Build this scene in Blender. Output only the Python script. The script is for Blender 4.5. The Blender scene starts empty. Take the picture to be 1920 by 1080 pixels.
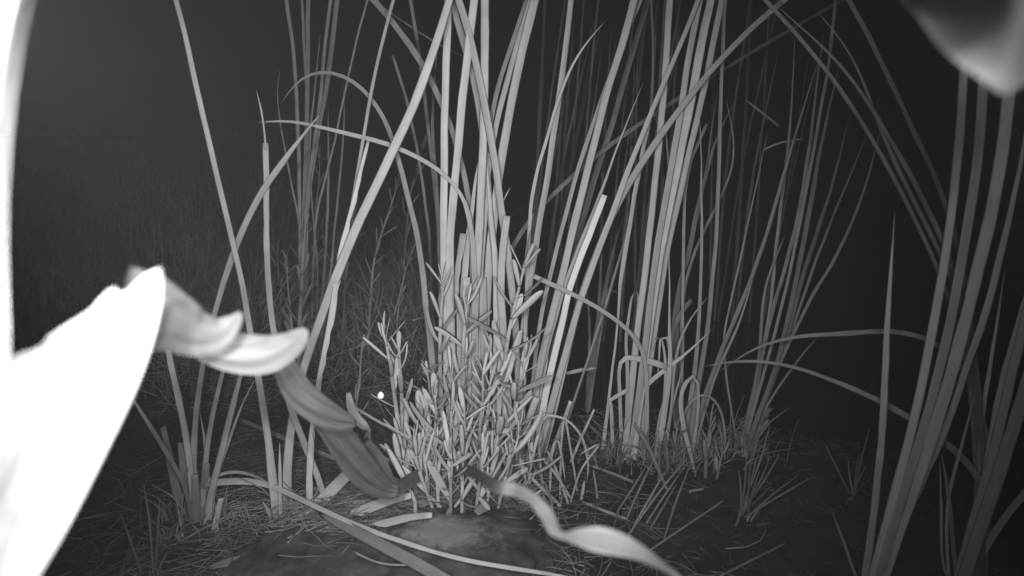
import bpy, math, random
from mathutils import Vector, noise, Matrix
random.seed(7)
sc = bpy.context.scene
COL = sc.collection

# ------------------------------------------------------------------ camera
CAM_H, PITCH, F = 0.60, math.radians(12.0), 1144.0       # F in pixels of the 1920 wide photograph
CAM = Vector((0, 0, CAM_H))
cd = bpy.data.cameras.new('camera')
cd.sensor_width = 36.0
cd.lens = F * 36.0 / 1920.0
cd.clip_start, cd.clip_end = 0.01, 600.0
cd.dof.use_dof = True
cd.dof.focus_distance = 1.20
cd.dof.aperture_fstop = 4.2
cam = bpy.data.objects.new('camera', cd)
cam.location = CAM
cam.rotation_euler = (math.pi / 2 - PITCH, 0, 0)
COL.objects.link(cam)
sc.camera = cam

# ------------------------------------------------------------------ night sky
w = bpy.data.worlds.new('World'); sc.world = w; w.use_nodes = True
nt = w.node_tree; nt.nodes.clear()
sky = nt.nodes.new('ShaderNodeTexSky'); sky.sky_type = 'NISHITA'; sky.sun_disc = False
sky.sun_elevation = math.radians(-4); sky.sun_rotation = math.radians(200)
bw = nt.nodes.new('ShaderNodeRGBToBW')
bg = nt.nodes.new('ShaderNodeBackground'); bg.inputs['Strength'].default_value = 0.01
out = nt.nodes.new('ShaderNodeOutputWorld')
nt.links.new(sky.outputs[0], bw.inputs[0]); nt.links.new(bw.outputs[0], bg.inputs['Color'])
nt.links.new(bg.outputs[0], out.inputs['Surface'])

# ------------------------------------------------------------------ the camera's infrared illuminator and two added veil lamps
def spot(name, loc, target, watts, half, blend, radius):
    ld = bpy.data.lights.new(name, 'SPOT')
    ld.energy = watts; ld.spot_size = math.radians(2 * half); ld.spot_blend = blend
    ld.shadow_soft_size = radius; ld.color = (1, 1, 1)
    o = bpy.data.objects.new(name, ld); o.location = loc
    o.rotation_euler = (Vector(target) - Vector(loc)).to_track_quat('-Z', 'Y').to_euler()
    COL.objects.link(o)
    return o
# a ring of infrared diodes round the lens
for k in range(5):
    a_ = math.radians(90 + 72 * k)
    spot('diode_or_veil_spot', (0.07 * math.cos(a_), 0.0, CAM_H + 0.07 * math.sin(a_)), (-0.17, 1.15, 0.40), 9.2, 46, 1.0, 0.005)
spot('diode_or_veil_spot', (-0.066, 0.066, 0.62), (-0.25, 1.15, 0.45), 14.0, 64, 1.0, 0.005)  # added lamp, set forward at left to brighten the veil on that side
spot('diode_or_veil_spot', (0.075, 0.062, 0.65), (0.35, 1.15, 0.5), 3.0, 64, 1.0, 0.005)  # weak added lamp at right, for the veil and the corner leaf

vs = sc.view_settings
vs.view_transform = 'Standard'; vs.look = 'None'; vs.exposure = 0.0; vs.gamma = 1.0
vs.use_curve_mapping = False
sc.cycles.max_bounces = 5
sc.cycles.volume_bounces = 0

# ------------------------------------------------------------------ helpers
FWD = Vector((0, math.cos(PITCH), -math.sin(PITCH)))
UP = Vector((0, math.sin(PITCH), math.cos(PITCH)))
RIGHT = Vector((1, 0, 0))
def ray(x, y):
    return FWD + RIGHT * ((x - 960.0) / F) + UP * ((540.0 - y) / F)
def at(x, y, Y):                       # the point at forward distance Y
    d = ray(x, y); return CAM + d * (Y / d.y)
def atz(x, y, z):                      # the point at height z
    d = ray(x, y); return CAM + d * ((z - CAM_H) / d.z)

def sm(a, b, t):
    t = max(0.0, min(1.0, (t - a) / (b - a))); return t * t * (3 - 2 * t)
def ground_z(x, y):
    n = noise.noise(Vector((x * 2.3, y * 2.3, 0.3))) * 0.022 + noise.noise(Vector((x * 9, y * 9, 4.1))) * 0.009
    n *= sm(0.4, 0.8, y) * 0.7 + 0.3
    # the spring pool lies behind and to the right of the nearest clumps
    edge = 1.36 - 0.16 * sm(0.25, 0.7, x) + 0.9 * sm(-0.02, -0.35, x) + 0.07 * noise.noise(Vector((x * 3, 0, 9)))
    pool = sm(edge, edge + 0.22, y) * (1 - sm(5.5, 8, y)) * sm(-0.9 - 0.2 * y, -0.3 - 0.12 * y, x)
    bank = sm(-0.1, -1.6, x) * sm(1.3, 5, y) * 0.45 + sm(7, 30, y) * 1.2
    return n - 0.16 * pool + bank * (1 - pool)
def on_ground(x, y):
    d = ray(x, y)
    if d.z >= -0.02: return at(x, y, 6)
    t = 0.2
    while t < 12:
        p = CAM + d * t
        if p.z <= ground_z(p.x, p.y): return p
        t += 0.004
    return p

def tag(o, label=None, cat=None, group=None, kind=None):
    if label: o['label'] = label
    if cat: o['category'] = cat
    if group: o['group'] = group
    if kind: o['kind'] = kind
    return o
def mesh_obj(name, verts, faces, mat, parent=None, uvs=None, smooth=True):
    me = bpy.data.meshes.new(name)
    me.from_pydata([tuple(v) for v in verts], [], faces)
    if uvs:
        ul = me.uv_layers.new(name='UVMap')
        flat = []
        for l in me.loops: flat.extend(uvs[l.vertex_index])
        ul.data.foreach_set('uv', flat)
    if smooth: me.polygons.foreach_set('use_smooth', [True] * len(me.polygons))
    me.materials.append(mat); me.update()
    o = bpy.data.objects.new(name, me); COL.objects.link(o)
    if parent: o.parent = parent
    return o
def empty(name, loc):
    o = bpy.data.objects.new(name, None); o.empty_display_size = 0.05
    o.location = loc; COL.objects.link(o); return o

# ------------------------------------------------------------------ materials (all grey: an infrared picture)
def grey(v): return (v, v, v, 1)
def leaf_mat(name, a, b, rough=0.55, vein=60, spec=0.25, stain=0.5, bump=0.12):
    m = bpy.data.materials.new(name); m.use_nodes = True
    t = m.node_tree; N = t.nodes; L = t.links
    bs = N['Principled BSDF']; bs.inputs['Roughness'].default_value = rough
    bs.inputs['Specular IOR Level'].default_value = spec
    uv = N.new('ShaderNodeUVMap')
    mp = N.new('ShaderNodeMapping'); mp.inputs['Scale'].default_value = (vein * 0.35, 1.1, 1)
    L.new(uv.outputs[0], mp.inputs['Vector'])
    oi = N.new('ShaderNodeObjectInfo')
    add = N.new('ShaderNodeVectorMath'); add.operation = 'ADD'
    L.new(mp.outputs[0], add.inputs[0])
    cmb = N.new('ShaderNodeCombineXYZ'); mul = N.new('ShaderNodeMath'); mul.operation = 'MULTIPLY'; mul.inputs[1].default_value = 37
    L.new(oi.outputs['Random'], mul.inputs[0]); L.new(mul.outputs[0], cmb.inputs[2]); L.new(cmb.outputs[0], add.inputs[1])
    n1 = N.new('ShaderNodeTexNoise'); n1.inputs['Scale'].default_value = 1.0; n1.inputs['Detail'].default_value = 3
    L.new(add.outputs[0], n1.inputs['Vector'])
    geo = N.new('ShaderNodeTexCoord')
    n2 = N.new('ShaderNodeTexNoise'); n2.inputs['Scale'].default_value = 28; n2.inputs['Detail'].default_value = 4
    L.new(geo.outputs['Object'], n2.inputs['Vector'])
    mx = N.new('ShaderNodeMix'); mx.data_type = 'RGBA'
    mx.inputs[6].default_value = grey(a); mx.inputs[7].default_value = grey(b)
    s = N.new('ShaderNodeMath'); s.operation = 'MULTIPLY_ADD'; s.inputs[1].default_value = 1 - stain; s.use_clamp = True
    s2 = N.new('ShaderNodeMath'); s2.operation = 'MULTIPLY'; s2.inputs[1].default_value = stain
    L.new(n2.outputs[0], s2.inputs[0]); L.new(n1.outputs[0], s.inputs[0]); L.new(s2.outputs[0], s.inputs[2])
    st = N.new('ShaderNodeMapRange'); st.inputs[1].default_value = 0.3; st.inputs[2].default_value = 0.7
    L.new(s.outputs[0], st.inputs[0]); L.new(st.outputs[0], mx.inputs[0])
    # each leaf is a little lighter or darker than the next
    hv = N.new('ShaderNodeHueSaturation'); mr = N.new('ShaderNodeMapRange')
    mr.inputs[3].default_value = 0.80; mr.inputs[4].default_value = 1.15
    L.new(oi.outputs['Random'], mr.inputs[0]); L.new(mr.outputs[0], hv.inputs['Value']); L.new(mx.outputs[2], hv.inputs['Color'])
    L.new(hv.outputs[0], bs.inputs['Base Color'])
    bp = N.new('ShaderNodeBump'); bp.inputs['Strength'].default_value = bump; bp.inputs['Distance'].default_value = 0.0012
    L.new(n1.outputs[0], bp.inputs['Height']); L.new(bp.outputs[0], bs.inputs['Normal'])
    return m
def plain_mat(name, a, b, scale, rough=0.8, bump=0.4, dist=0.004, spec=0.2, lo=0.35, hi=0.65):
    m = bpy.data.materials.new(name); m.use_nodes = True
    t = m.node_tree; N = t.nodes; L = t.links
    bs = N['Principled BSDF']; bs.inputs['Roughness'].default_value = rough
    bs.inputs['Specular IOR Level'].default_value = spec
    tc = N.new('ShaderNodeTexCoord')
    n1 = N.new('ShaderNodeTexNoise'); n1.inputs['Scale'].default_value = scale; n1.inputs['Detail'].default_value = 8
    n1.inputs['Roughness'].default_value = 0.65
    L.new(tc.outputs['Object'], n1.inputs['Vector'])
    mr = N.new('ShaderNodeMapRange'); mr.inputs[1].default_value = lo; mr.inputs[2].default_value = hi
    L.new(n1.outputs[0], mr.inputs[0])
    mx = N.new('ShaderNodeMix'); mx.data_type = 'RGBA'
    mx.inputs[6].default_value = grey(a); mx.inputs[7].default_value = grey(b)
    L.new(mr.outputs[0], mx.inputs[0]); L.new(mx.outputs[2], bs.inputs['Base Color'])
    bp = N.new('ShaderNodeBump'); bp.inputs['Strength'].default_value = bump; bp.inputs['Distance'].default_value = dist
    L.new(n1.outputs[0], bp.inputs['Height']); L.new(bp.outputs[0], bs.inputs['Normal'])
    return m
M_LIVE = leaf_mat('cattail_leaf_live', 0.19, 0.36, stain=0.35)
M_PALE = leaf_mat('cattail_leaf_pale', 0.42, 0.56)
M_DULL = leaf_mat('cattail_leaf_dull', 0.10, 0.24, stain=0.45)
M_DEAD_DIM = leaf_mat('dead_or_dim_leaf', 0.08, 0.14, rough=0.75, stain=0.7)  # for dead leaves, and for leaves darkened in place of lamp falloff
M_CURL = leaf_mat('curled_dry_leaf', 0.06, 0.12, rough=0.8, vein=22, stain=0.45, bump=0.5)
M_DARK = leaf_mat('withered_leaf', 0.07, 0.11, rough=0.8, vein=8)
M_NEAR = leaf_mat('near_leaf', 0.35, 0.45, rough=0.7, vein=14)
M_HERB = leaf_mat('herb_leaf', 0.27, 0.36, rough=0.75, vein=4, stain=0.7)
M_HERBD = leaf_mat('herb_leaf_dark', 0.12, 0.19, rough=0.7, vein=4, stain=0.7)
M_STEM = plain_mat('herb_stem', 0.2, 0.3, 40, 0.6)
M_GRASS = plain_mat('grass', 0.12, 0.32, 6, 0.7)
M_LITTER = plain_mat('litter', 0.07, 0.24, 9, 0.8)
M_CRUMB = plain_mat('crumbs', 0.012, 0.06, 18, 0.85)
M_GROUND = plain_mat('mud', 0.008, 0.028, 14, 0.85, bump=0.7, dist=0.012)
M_ROCK = plain_mat('rock', 0.018, 0.07, 22, 0.75, bump=0.9, dist=0.006)
M_GLINT = plain_mat('glint_dot', 0.92, 0.95, 5, 0.2, bump=0.0)  # near-white base colour stands in for a glint

# ------------------------------------------------------------------ blades
def catmull(P, n):
    """resample a list of tuples (any length) along a centripetal-ish Catmull-Rom"""
    Q = [tuple(2 * a - b for a, b in zip(P[0], P[1]))] + list(P) + [tuple(2 * a - b for a, b in zip(P[-1], P[-2]))]
    segl = [math.dist(P[i][:2], P[i + 1][:2]) + 1e-6 for i in range(len(P) - 1)]
    tot = sum(segl); outp = []
    for k in range(n):
        s = tot * k / (n - 1); i = 0
        while i < len(segl) - 1 and s > segl[i]: s -= segl[i]; i += 1
        t = min(1.0, s / segl[i]); a, b, c, d = Q[i], Q[i + 1], Q[i + 2], Q[i + 3]
        outp.append(tuple(0.5 * ((2 * q) + (r - p) * t + (2 * p - 5 * q + 4 * r - u) * t * t + (3 * q - p - 3 * r + u) * t ** 3)
                          for p, q, r, u in zip(a, b, c, d)))
    return outp

SEC = [(-0.5, 0.0), (-0.36, 0.42), (0.0, 0.5), (0.36, 0.42), (0.5, 0.0), (0.30, -0.7), (0.0, -1.0), (-0.30, -0.7)]
def sweep(pts, wid, thick, twist, name, mat, parent, origin, ragged=None, curl=0.0):
    n = len(pts); V = []; Fc = []; UV = []; L = 0.0
    prevS = None
    for i, p in enumerate(pts):
        T = (pts[min(n - 1, i + 1)] - pts[max(0, i - 1)]).normalized()
        view = (p - CAM).normalized()
        S = T.cross(view)
        if S.length < 0.05 and prevS is not None: S = prevS.copy()
        S.normalize()
        if prevS is not None and S.dot(prevS) < 0: S = -S
        prevS = S.copy()
        S = Matrix.Rotation(twist[i], 3, T) @ S
        Nn = S.cross(T).normalized()
        if Nn.dot(view) > 0 : Nn = -Nn
        if i: L += (p - pts[i - 1]).length
        for k, (s, q) in enumerate(SEC):
            ss = s
            if ragged and s > 0.2: ss = s * ragged[i]
            off = S * (ss * wid[i]) + Nn * (q * thick[i] * 0.5 - curl * wid[i] * (0.25 - s * s))
            V.append(p + off - origin)
            UV.append(((s + 0.5) if k <= 4 else (0.5 - s) + 1.0, L * 10))
    m = len(SEC)
    for i in range(n - 1):
        for k in range(m):
            a, b = i * m + k, i * m + (k + 1) % m
            Fc.append((a, b, b + m, a + m))
    Fc.append(tuple(range(m - 1, -1, -1))); Fc.append(tuple(range((n - 1) * m, n * m)))
    return mesh_obj(name, V, Fc, mat, parent, UV)

def blade(plant, px, wpx, mat=None, tip='point', lean=None, Y=None, z=None, sink=True, ragged=False, name='leaf', tw=None, thick=None, label=None, taper=None):
    """px: pixels from tip to base; the base stands on the ground at its own pixel unless Y or z is given"""
    mat = mat or plant['mat']; root = plant['root']
    P = [tuple(map(float, p[:2])) for p in px]
    W = list(wpx) if isinstance(wpx, (list, tuple)) else [float(wpx)] * len(P)
    if len(W) != len(P): W = [W[0] + (W[-1] - W[0]) * i / (len(P) - 1) for i in range(len(P))]
    off = tip == 'off' or (tip == 'point' and P[0][1] <= 3)
    if off:                                   # the leaf goes on above the picture and ends in a point
        d = (P[0][0] - P[1][0], P[0][1] - P[1][1]); l = math.hypot(*d)
        for k, e in enumerate((120, 260, 400)):
            P.insert(0, (P[0][0] + d[0] / l * 130, P[0][1] + d[1] / l * 130)); W.insert(0, W[0])
        tip = 'point'
    tot = sum(math.dist(P[i], P[i + 1]) for i in range(len(P) - 1))
    n = max(10, min(44, int(tot / 22) + 6))
    S = catmull([(a, b, c) for (a, b), c in zip(P, W)], n)
    sharp = any(((P[i][0] - P[i - 1][0]) * (P[i + 1][0] - P[i][0]) + (P[i][1] - P[i - 1][1]) * (P[i + 1][1] - P[i][1])) < 0.45 * math.dist(P[i], P[i - 1]) * math.dist(P[i + 1], P[i]) for i in range(1, len(P) - 1))
    for _ in range(0 if sharp else 7):
        S = [S[0]] + [tuple(0.25 * a + 0.5 * b + 0.25 * c for a, b, c in zip(S[i - 1], S[i], S[i + 1])) for i in range(1, n - 1)] + [S[-1]]
    ph = random.uniform(0, 50); wa = 0.0 if sharp else min(1.4, tot * 0.002)
    S = [(x + wa * noise.noise(Vector((i * 0.35 + ph, 0, 0))), y, w_ * (1 + 0.12 * noise.noise(Vector((i * 0.5 + ph, 5, 0))))) for i, (x, y, w_) in enumerate(S)]
    if lean is None: lean = random.uniform(-0.03, 0.09)
    base = P[-1]
    if Y is None and z is None:
        Yb = on_ground(*base).y if plant.get('Y') is None else plant['Y'] + random.uniform(-0.02, 0.02)
        Y = (Yb, Yb + lean)
    pts = []; wid = []
    for i, (x, y, ww) in enumerate(S):
        t = 1 - i / (n - 1)                  # 0 at the base
        if z is not None:
            zz = z[0] + (z[1] - z[0]) * t if isinstance(z, (list, tuple)) else z
            p = atz(x, y, zz)
        elif len(Y) == 2: p = at(x, y, Y[0] + (Y[1] - Y[0]) * t)
        else:
            f = t * (len(Y) - 1); j = min(len(Y) - 2, int(f)); p = at(x, y, Y[j] + (Y[j + 1] - Y[j]) * (f - j))
        pts.append(p); wid.append(ww * (p - CAM).dot(FWD) / F)
    twb = tw if tw is not None else random.uniform(-0.55, 0.55)
    dt = random.uniform(-0.35, 0.35)
    twist = [twb + dt * (i / (n - 1) - 0.5) * 2 for i in range(n)]
    wid = [q / max(0.75, math.cos(a)) for q, a in zip(wid, twist)]
    if tip == 'point':
        tl = taper or (0.22 if off else 0.35)
        for i in range(n):
            t = i / (n - 1)
            if t < tl: wid[i] *= max(0.06, (t / tl) ** 0.6)
    th = []
    for i in range(n):
        t = 1 - i / (n - 1)
        th.append(min(wid[i], 0.02) * (thick if thick else (0.16 + 0.18 * (1 - sm(0.0, 0.45, t)))))
    if sink and z is None:
        e = pts[-1].copy(); dn = (pts[-1] - pts[-2]).normalized(); dn = (dn + Vector((0, 0, -1.2))).normalized()
        pts.append(e + dn * 0.05); wid.append(wid[-1]); th.append(th[-1]); twist.append(twist[-1])
    rg = None
    if ragged: rg = [1.0 - max(0, noise.noise(Vector((i * 0.7, 3.3, 1)))) * 1.5 for i in range(len(pts))]
    org = root.location if root else sum(pts, Vector()) / len(pts)
    o = sweep(pts, wid, th, twist, name, mat, root, org, rg, curl=random.uniform(-0.25, 0.3))
    if not root: o.location = org
    if label: o['label'] = label
    return o

def plant(name, label, cat, bx, by, mat=None, Y=None, group=None):
    g = on_ground(bx, by) if Y is None else at(bx, by, Y)
    if Y is not None: g.z = ground_z(g.x, g.y)
    r = empty(name, g); tag(r, label, cat, group or ('cattail clumps' if cat == 'cattail' else 'grass tufts'))
    return {'root': r, 'mat': mat or M_LIVE, 'Y': g.y}
def loose(name, label, cat, px, wpx, mat, sink=False, **kw):
    """a leaf or stick that belongs to no plant: a thing of one mesh"""
    o = blade({'root': None, 'mat': mat, 'Y': None}, px, wpx, sink=sink, name=name, **kw)
    return tag(o, label, cat)

# ------------------------------------------------------------------ ground and water
def grid_axis(lo, hi, fine_lo, fine_hi, step, grow=1.22):
    a = [fine_lo]
    while a[-1] < fine_hi: a.append(a[-1] + step)
    s = step
    while a[-1] < hi: s *= grow; a.append(a[-1] + s)
    s = step; b = []
    x = fine_lo
    while x > lo: s *= grow; x -= s; b.append(x)
    return b[::-1] + a
gx = grid_axis(-70, 70, -1.3, 1.5, 0.016); gy = grid_axis(-6, 90, 0.55, 2.2, 0.016)
V = []; Fc = []
for y in gy:
    for x in gx:
        V.append((x, y, ground_z(x, y) + 0.007 * noise.noise(Vector((x * 24, y * 24, 2))) + 0.005 * noise.noise(Vector((x * 60, y * 60, 5)))))
nx = len(gx)
for j in range(len(gy) - 1):
    for i in range(nx - 1):
        a = j * nx + i; Fc.append((a, a + 1, a + nx + 1, a + nx))
tag(mesh_obj('ground', V, Fc, M_GROUND), 'dark damp muddy ground under the reeds', kind='structure')

m = bpy.data.materials.new('pool_water'); m.use_nodes = True
b = m.node_tree.nodes['Principled BSDF']; b.inputs['Base Color'].default_value = grey(0.006)
b.inputs['Roughness'].default_value = 0.04; b.inputs['IOR'].default_value = 1.33
tn = m.node_tree.nodes.new('ShaderNodeTexNoise'); tn.inputs['Scale'].default_value = 9
bp = m.node_tree.nodes.new('ShaderNodeBump'); bp.inputs['Strength'].default_value = 0.05; bp.inputs['Distance'].default_value = 0.01
m.node_tree.links.new(tn.outputs[0], bp.inputs['Height']); m.node_tree.links.new(bp.outputs[0], b.inputs['Normal'])
tag(mesh_obj('water', [(-3, 1.0, -0.075), (8, 1.0, -0.075), (8, 10, -0.075), (-3, 10, -0.075)], [(0, 1, 2, 3)], m, smooth=False),
    'still black spring water behind the reeds', kind='structure')

# ------------------------------------------------------------------ the rock at the foot of the picture
def rock():
    import bmesh
    bm = bmesh.new(); bmesh.ops.create_icosphere(bm, subdivisions=6, radius=1)
    for v in bm.verts:
        c = v.co.copy(); d = 1 + 0.16 * noise.noise(c * 1.3 + Vector((3, 1, 0))) + 0.08 * noise.noise(c * 4) + 0.03 * noise.noise(c * 11) + 0.012 * noise.noise(c * 27)
        v.co = Vector((c.x * 0.255 * d, c.y * 0.15 * d, (abs(c.z) ** 0.8) * math.copysign(1, c.z) * 0.055 * d))
    me = bpy.data.meshes.new('rock'); bm.to_mesh(me); bm.free()
    me.polygons.foreach_set('use_smooth', [True] * len(me.polygons))
    me.materials.append(M_ROCK)
    return me
p = atz(760, 1085, 0.0)
me = rock()
ro = bpy.data.objects.new('rock', me); COL.objects.link(ro); ro.location = (p.x, p.y + 0.03, -0.008); ro.rotation_euler = (0, 0, 0.06)
tag(ro, 'low dark rounded rock with a pale crust, at the bottom edge below the leafy plant', 'rock')
lp = atz(835, 1000, 0.05) - ro.location
t = M_ROCK.node_tree; N_ = t.nodes; K_ = t.links        # a pale crust on the top of the rock
tc = N_.new('ShaderNodeTexCoord'); mp = N_.new('ShaderNodeMapping')
mp.inputs['Location'].default_value = (-lp.x / 0.10, -lp.y / 0.05, 0); mp.inputs['Scale'].default_value = (1 / 0.10, 1 / 0.05, 0)
K_.new(tc.outputs['Object'], mp.inputs['Vector'])
ln = N_.new('ShaderNodeVectorMath'); ln.operation = 'LENGTH'; K_.new(mp.outputs[0], ln.inputs[0])
ns = N_.new('ShaderNodeTexNoise'); ns.inputs['Scale'].default_value = 38; ns.inputs['Detail'].default_value = 9; ns.inputs['Roughness'].default_value = 0.75
K_.new(tc.outputs['Object'], ns.inputs['Vector'])
ma = N_.new('ShaderNodeMath'); ma.operation = 'MULTIPLY_ADD'; ma.inputs[1].default_value = 2.6
K_.new(ns.outputs[0], ma.inputs[0]); K_.new(ln.outputs['Value'], ma.inputs[2])
mr = N_.new('ShaderNodeMapRange'); mr.inputs[1].default_value = 2.35; mr.inputs[2].default_value = 1.75
K_.new(ma.outputs[0], mr.inputs[0])
mx = N_.new('ShaderNodeMix'); mx.data_type = 'RGBA'; mx.inputs[7].default_value = grey(0.16)
bs = N_['Principled BSDF']; K_.new(bs.inputs['Base Color'].links[0].from_socket, mx.inputs[6])
K_.new(mr.outputs[0], mx.inputs[0]); K_.new(mx.outputs[2], bs.inputs['Base Color'])

# ------------------------------------------------------------------ cattail clumps
def L(s): return [tuple(map(float, q.split(','))) for q in s.split()]
CT = 'cattail'
# the bright central clump
A = plant('cattail_clump', 'tall bright upright cattail clump in the centre, rising straight behind the leafy plant', CT, 895, 905)
blade(A, L('840,0 834,200 832,375 832,520 838,700 852,900'), 15, lean=0.02, tw=0.2)
blade(A, L('889,0 867,190 850,375 843,470 845,600 858,900'), 15.5, lean=-0.03, tw=-0.3)
blade(A, L('909,0 908,200 903,340 896,470 888,620 884,760 886,903'), [16, 16, 16, 16, 17, 20, 22], lean=0.0, tw=0.1)
blade(A, L('860,0 877,50 896,131 911,210 926,290 941,400 953,480 965,590 975,760 970,895'), 14, lean=-0.06, tw=0.3)
blade(A, L('846,0 870,80 897,180 910,300 922,430 934,565 930,720 922,900'), 13, lean=0.03, mat=M_DULL)
blade(A, L('1003,0 979,90 964,165 950,240 937,320 922,440 910,600 902,902'), 17, lean=0.05, tw=-0.2)
blade(A, L('988,0 966,67 941,128 922,205 912,290 905,400 895,600 890,902'), 9, lean=0.12, mat=M_DULL)
blade(A, L('996,0 972,75 949,157 926,245 915,320 905,450 898,620 893,902'), 11, lean=0.09)
blade(A, L('701,0 735,36 765,73 791,117 812,152 830,195 850,243 867,300 879,365 886,430 886,560 880,900'), [12] * 5 + [11] * 5 + [13, 18], lean=0.13, mat=M_DULL)
blade(A, L('899,290 886,380 875,470 866,600 862,900'), 13, lean=0.05)
blade(A, L('869,438 862,480 850,590 842,720 846,898'), 14, tip='cut', lean=0.02, ragged=True)
blade(A, L('912,290 918,380 926,460 931,560 926,900'), 12, lean=0.04)
blade(A, L('950,405 944,460 938,520 945,640 955,800 957,898'), 14, tip='cut', lean=-0.02, tw=0.1)
blade(A, L('957,351 947,366 935,395 924,425 915,500'), 5, Y=(1.10, 1.10), sink=False)
blade(A, L('481,230 500,226 525,221 550,224 570,229 602,239 630,246 667,255 705,262 735,270 760,281 780,292 805,305 825,317 842,332 860,347 872,365 884,420 890,560 888,900'),
      [4, 5, 6, 5, 4, 6, 8, 9, 9, 9, 9, 9, 8, 8, 6, 6, 7, 9, 12, 14], lean=-0.04, tw=0.3, taper=0.06)
blade(A, L('527,195 532,172 550,150 567,136 592,127 615,126 640,134 662,147 685,166 705,190 722,220 737,257 745,297 757,337 770,387 780,430 792,503 804,625 812,690 825,905'),
      [3, 4, 5, 5, 5, 6, 7, 7, 8, 8, 8, 9, 9, 10, 10, 11, 11, 12, 13, 14], lean=0.02, mat=M_DULL, tw=0.25, taper=0.1)
blade(A, L('1580,0 1480,55 1420,92 1360,126 1271,184 1215,221 1166,255 1125,281 1080,322 1027,371 1001,397 955,457 930,520 905,640 900,890'),
      [7, 7, 7, 7, 8, 9, 9, 9, 9, 9, 9, 9, 9, 10, 12], Y=(1.16, 1.3, 1.75), mat=M_DEAD_DIM, tip='point', taper=0.1)
for q in ('862,560 866,900', '905,520 912,903', '940,600 935,903', '875,520 872,900'):
    p = L(q); blade(A, [p[0], ((p[0][0] + p[1][0]) / 2, 720), p[1]], 15, tip='cut', lean=0.0)

# front left: the long diagonal leaf and its clump
B = plant('cattail_clump', 'front cattail clump with one long bright leaf slanting across to the upper right', CT, 545, 985)
blade(B, L('842,0 817,86 799,139 772,206 742,274 705,349 672,412 641,490 612,570 583,640 560,715 546,790 538,850 537,985'),
      [14, 16, 17, 18, 18, 18, 18, 18, 17, 16, 15, 15, 17, 20], lean=0.02, tw=0.1, mat=M_LIVE)
blade(B, L('690,265 682,295 676,330 667,367 655,415 642,462 632,515 624,587 609,662 597,722 587,793 581,850 581,950'),
      [5, 8, 9, 10, 12, 13, 14, 13, 12, 12, 12, 13, 14], tip='cut', lean=0.06, ragged=True, label='leaf with a ragged torn edge')
blade(B, L('738,0 725,45 705,120 695,180 682,252 668,340 655,410 640,490 622,590 605,680 590,790 582,850 580,955'), 6, lean=0.16, mat=M_DULL)
blade(B, L('497,268 500,325 500,385 499,450 502,520 508,590 518,650 527,708 541,758 560,805 579,855 597,893 609,930 622,1003'),
      [11, 11, 10, 11, 11, 11, 11, 11, 12, 12, 12, 12, 11, 10], tip='cut', lean=0.03, tw=0.1)
blade(B, L('480,167 485,185 492,215 496,250 498,280'), [2, 3, 3, 3, 4], Y=(0.95, 0.95), sink=False, name='torn_fibre')
blade(B, L('330,0 345,55 360,125 376,200 395,280 410,340 425,410 441,475 455,530 464,580 472,640 483,708 493,755 501,805 508,866 515,910 519,990'),
      [9] * 3 + [10] * 6 + [11, 12, 12, 13, 13, 14, 16, 18], lean=-0.04, tw=0.2)
blade(B, L('524,830 525,880 527,985'), [4, 6, 8], lean=0.0)
blade(B, L('492,940 505,960 512,990'), [4, 7, 8], lean=-0.03)

C = plant('cattail_clump', 'short left cattail clump with broken stubs and one leaf bent over to the right', CT, 372, 975)
blade(C, L('602,213 570,250 540,290 500,345 465,405 440,470 418,530 402,590 385,660 372,730 365,810 362,870 364,978'),
      [6, 9, 11, 12, 12, 12, 11, 10, 10, 10, 11, 13, 15], lean=0.0, tw=-0.2, taper=0.15)
blade(C, L('296,540 312,640 322,690 333,740 345,795 354,848 359,900 366,980'), 11, lean=0.03)
blade(C, L('447,600 432,650 418,695 404,750 395,795 388,844 383,888 378,980'), [7, 8, 9, 9, 9, 10, 11, 14], lean=0.05)
blade(C, L('470,630 452,700 438,752 426,800 415,850 404,891 394,925 388,985'), [9, 10, 11, 11, 12, 12, 12, 14], lean=-0.02)
blade(C, L('482,705 460,742 441,793 425,840 405,900 395,980'), 5, lean=0.03)
blade(C, L('374,772 381,805 386,835 385,885 380,980'), [4, 5, 6, 8, 10], lean=0.02)
blade(C, L('235,725 249,749 278,793 303,834 325,872 347,907 360,980'), 8, lean=-0.1, mat=M_DULL)
blade(C, L('306,800 320,870 332,930 345,985'), [9, 14, 16, 18], tip='cut', lean=0.02, mat=M_DEAD_DIM)
blade(C, L('338,830 345,890 352,985'), [10, 16, 20], tip='cut', lean=0.03, mat=M_DULL)
blade(C, L('415,934 408,965 401,1000'), [10, 11, 11], tip='cut', lean=0.0)
blade(C, L('388,870 382,930 378,990'), [10, 18, 22], tip='cut', lean=-0.02, mat=M_DULL)
blade(C, L('366,890 368,940 370,990'), [10, 16, 20], tip='cut', lean=-0.02, mat=M_DULL)
blade(C, L('1090,1086 1040,1078 940,1062 890,1054 843,1044 799,1030 749,1014 702,998 664,982 620,963 580,944 540,924 505,906 476,898 430,902 385,906'),
      [5, 7, 8, 8, 8, 8, 9, 9, 9, 9, 9, 10, 11, 12, 14, 12], z=(0.07, 0.075), tw=0.3, taper=0.1, label='long leaf bent over to the right across the rock')
blade(C, L('503,905 479,891 445,882 412,886 390,900'), [4, 6, 7, 6, 6], z=(0.075, 0.085), tw=0.2)

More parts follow.
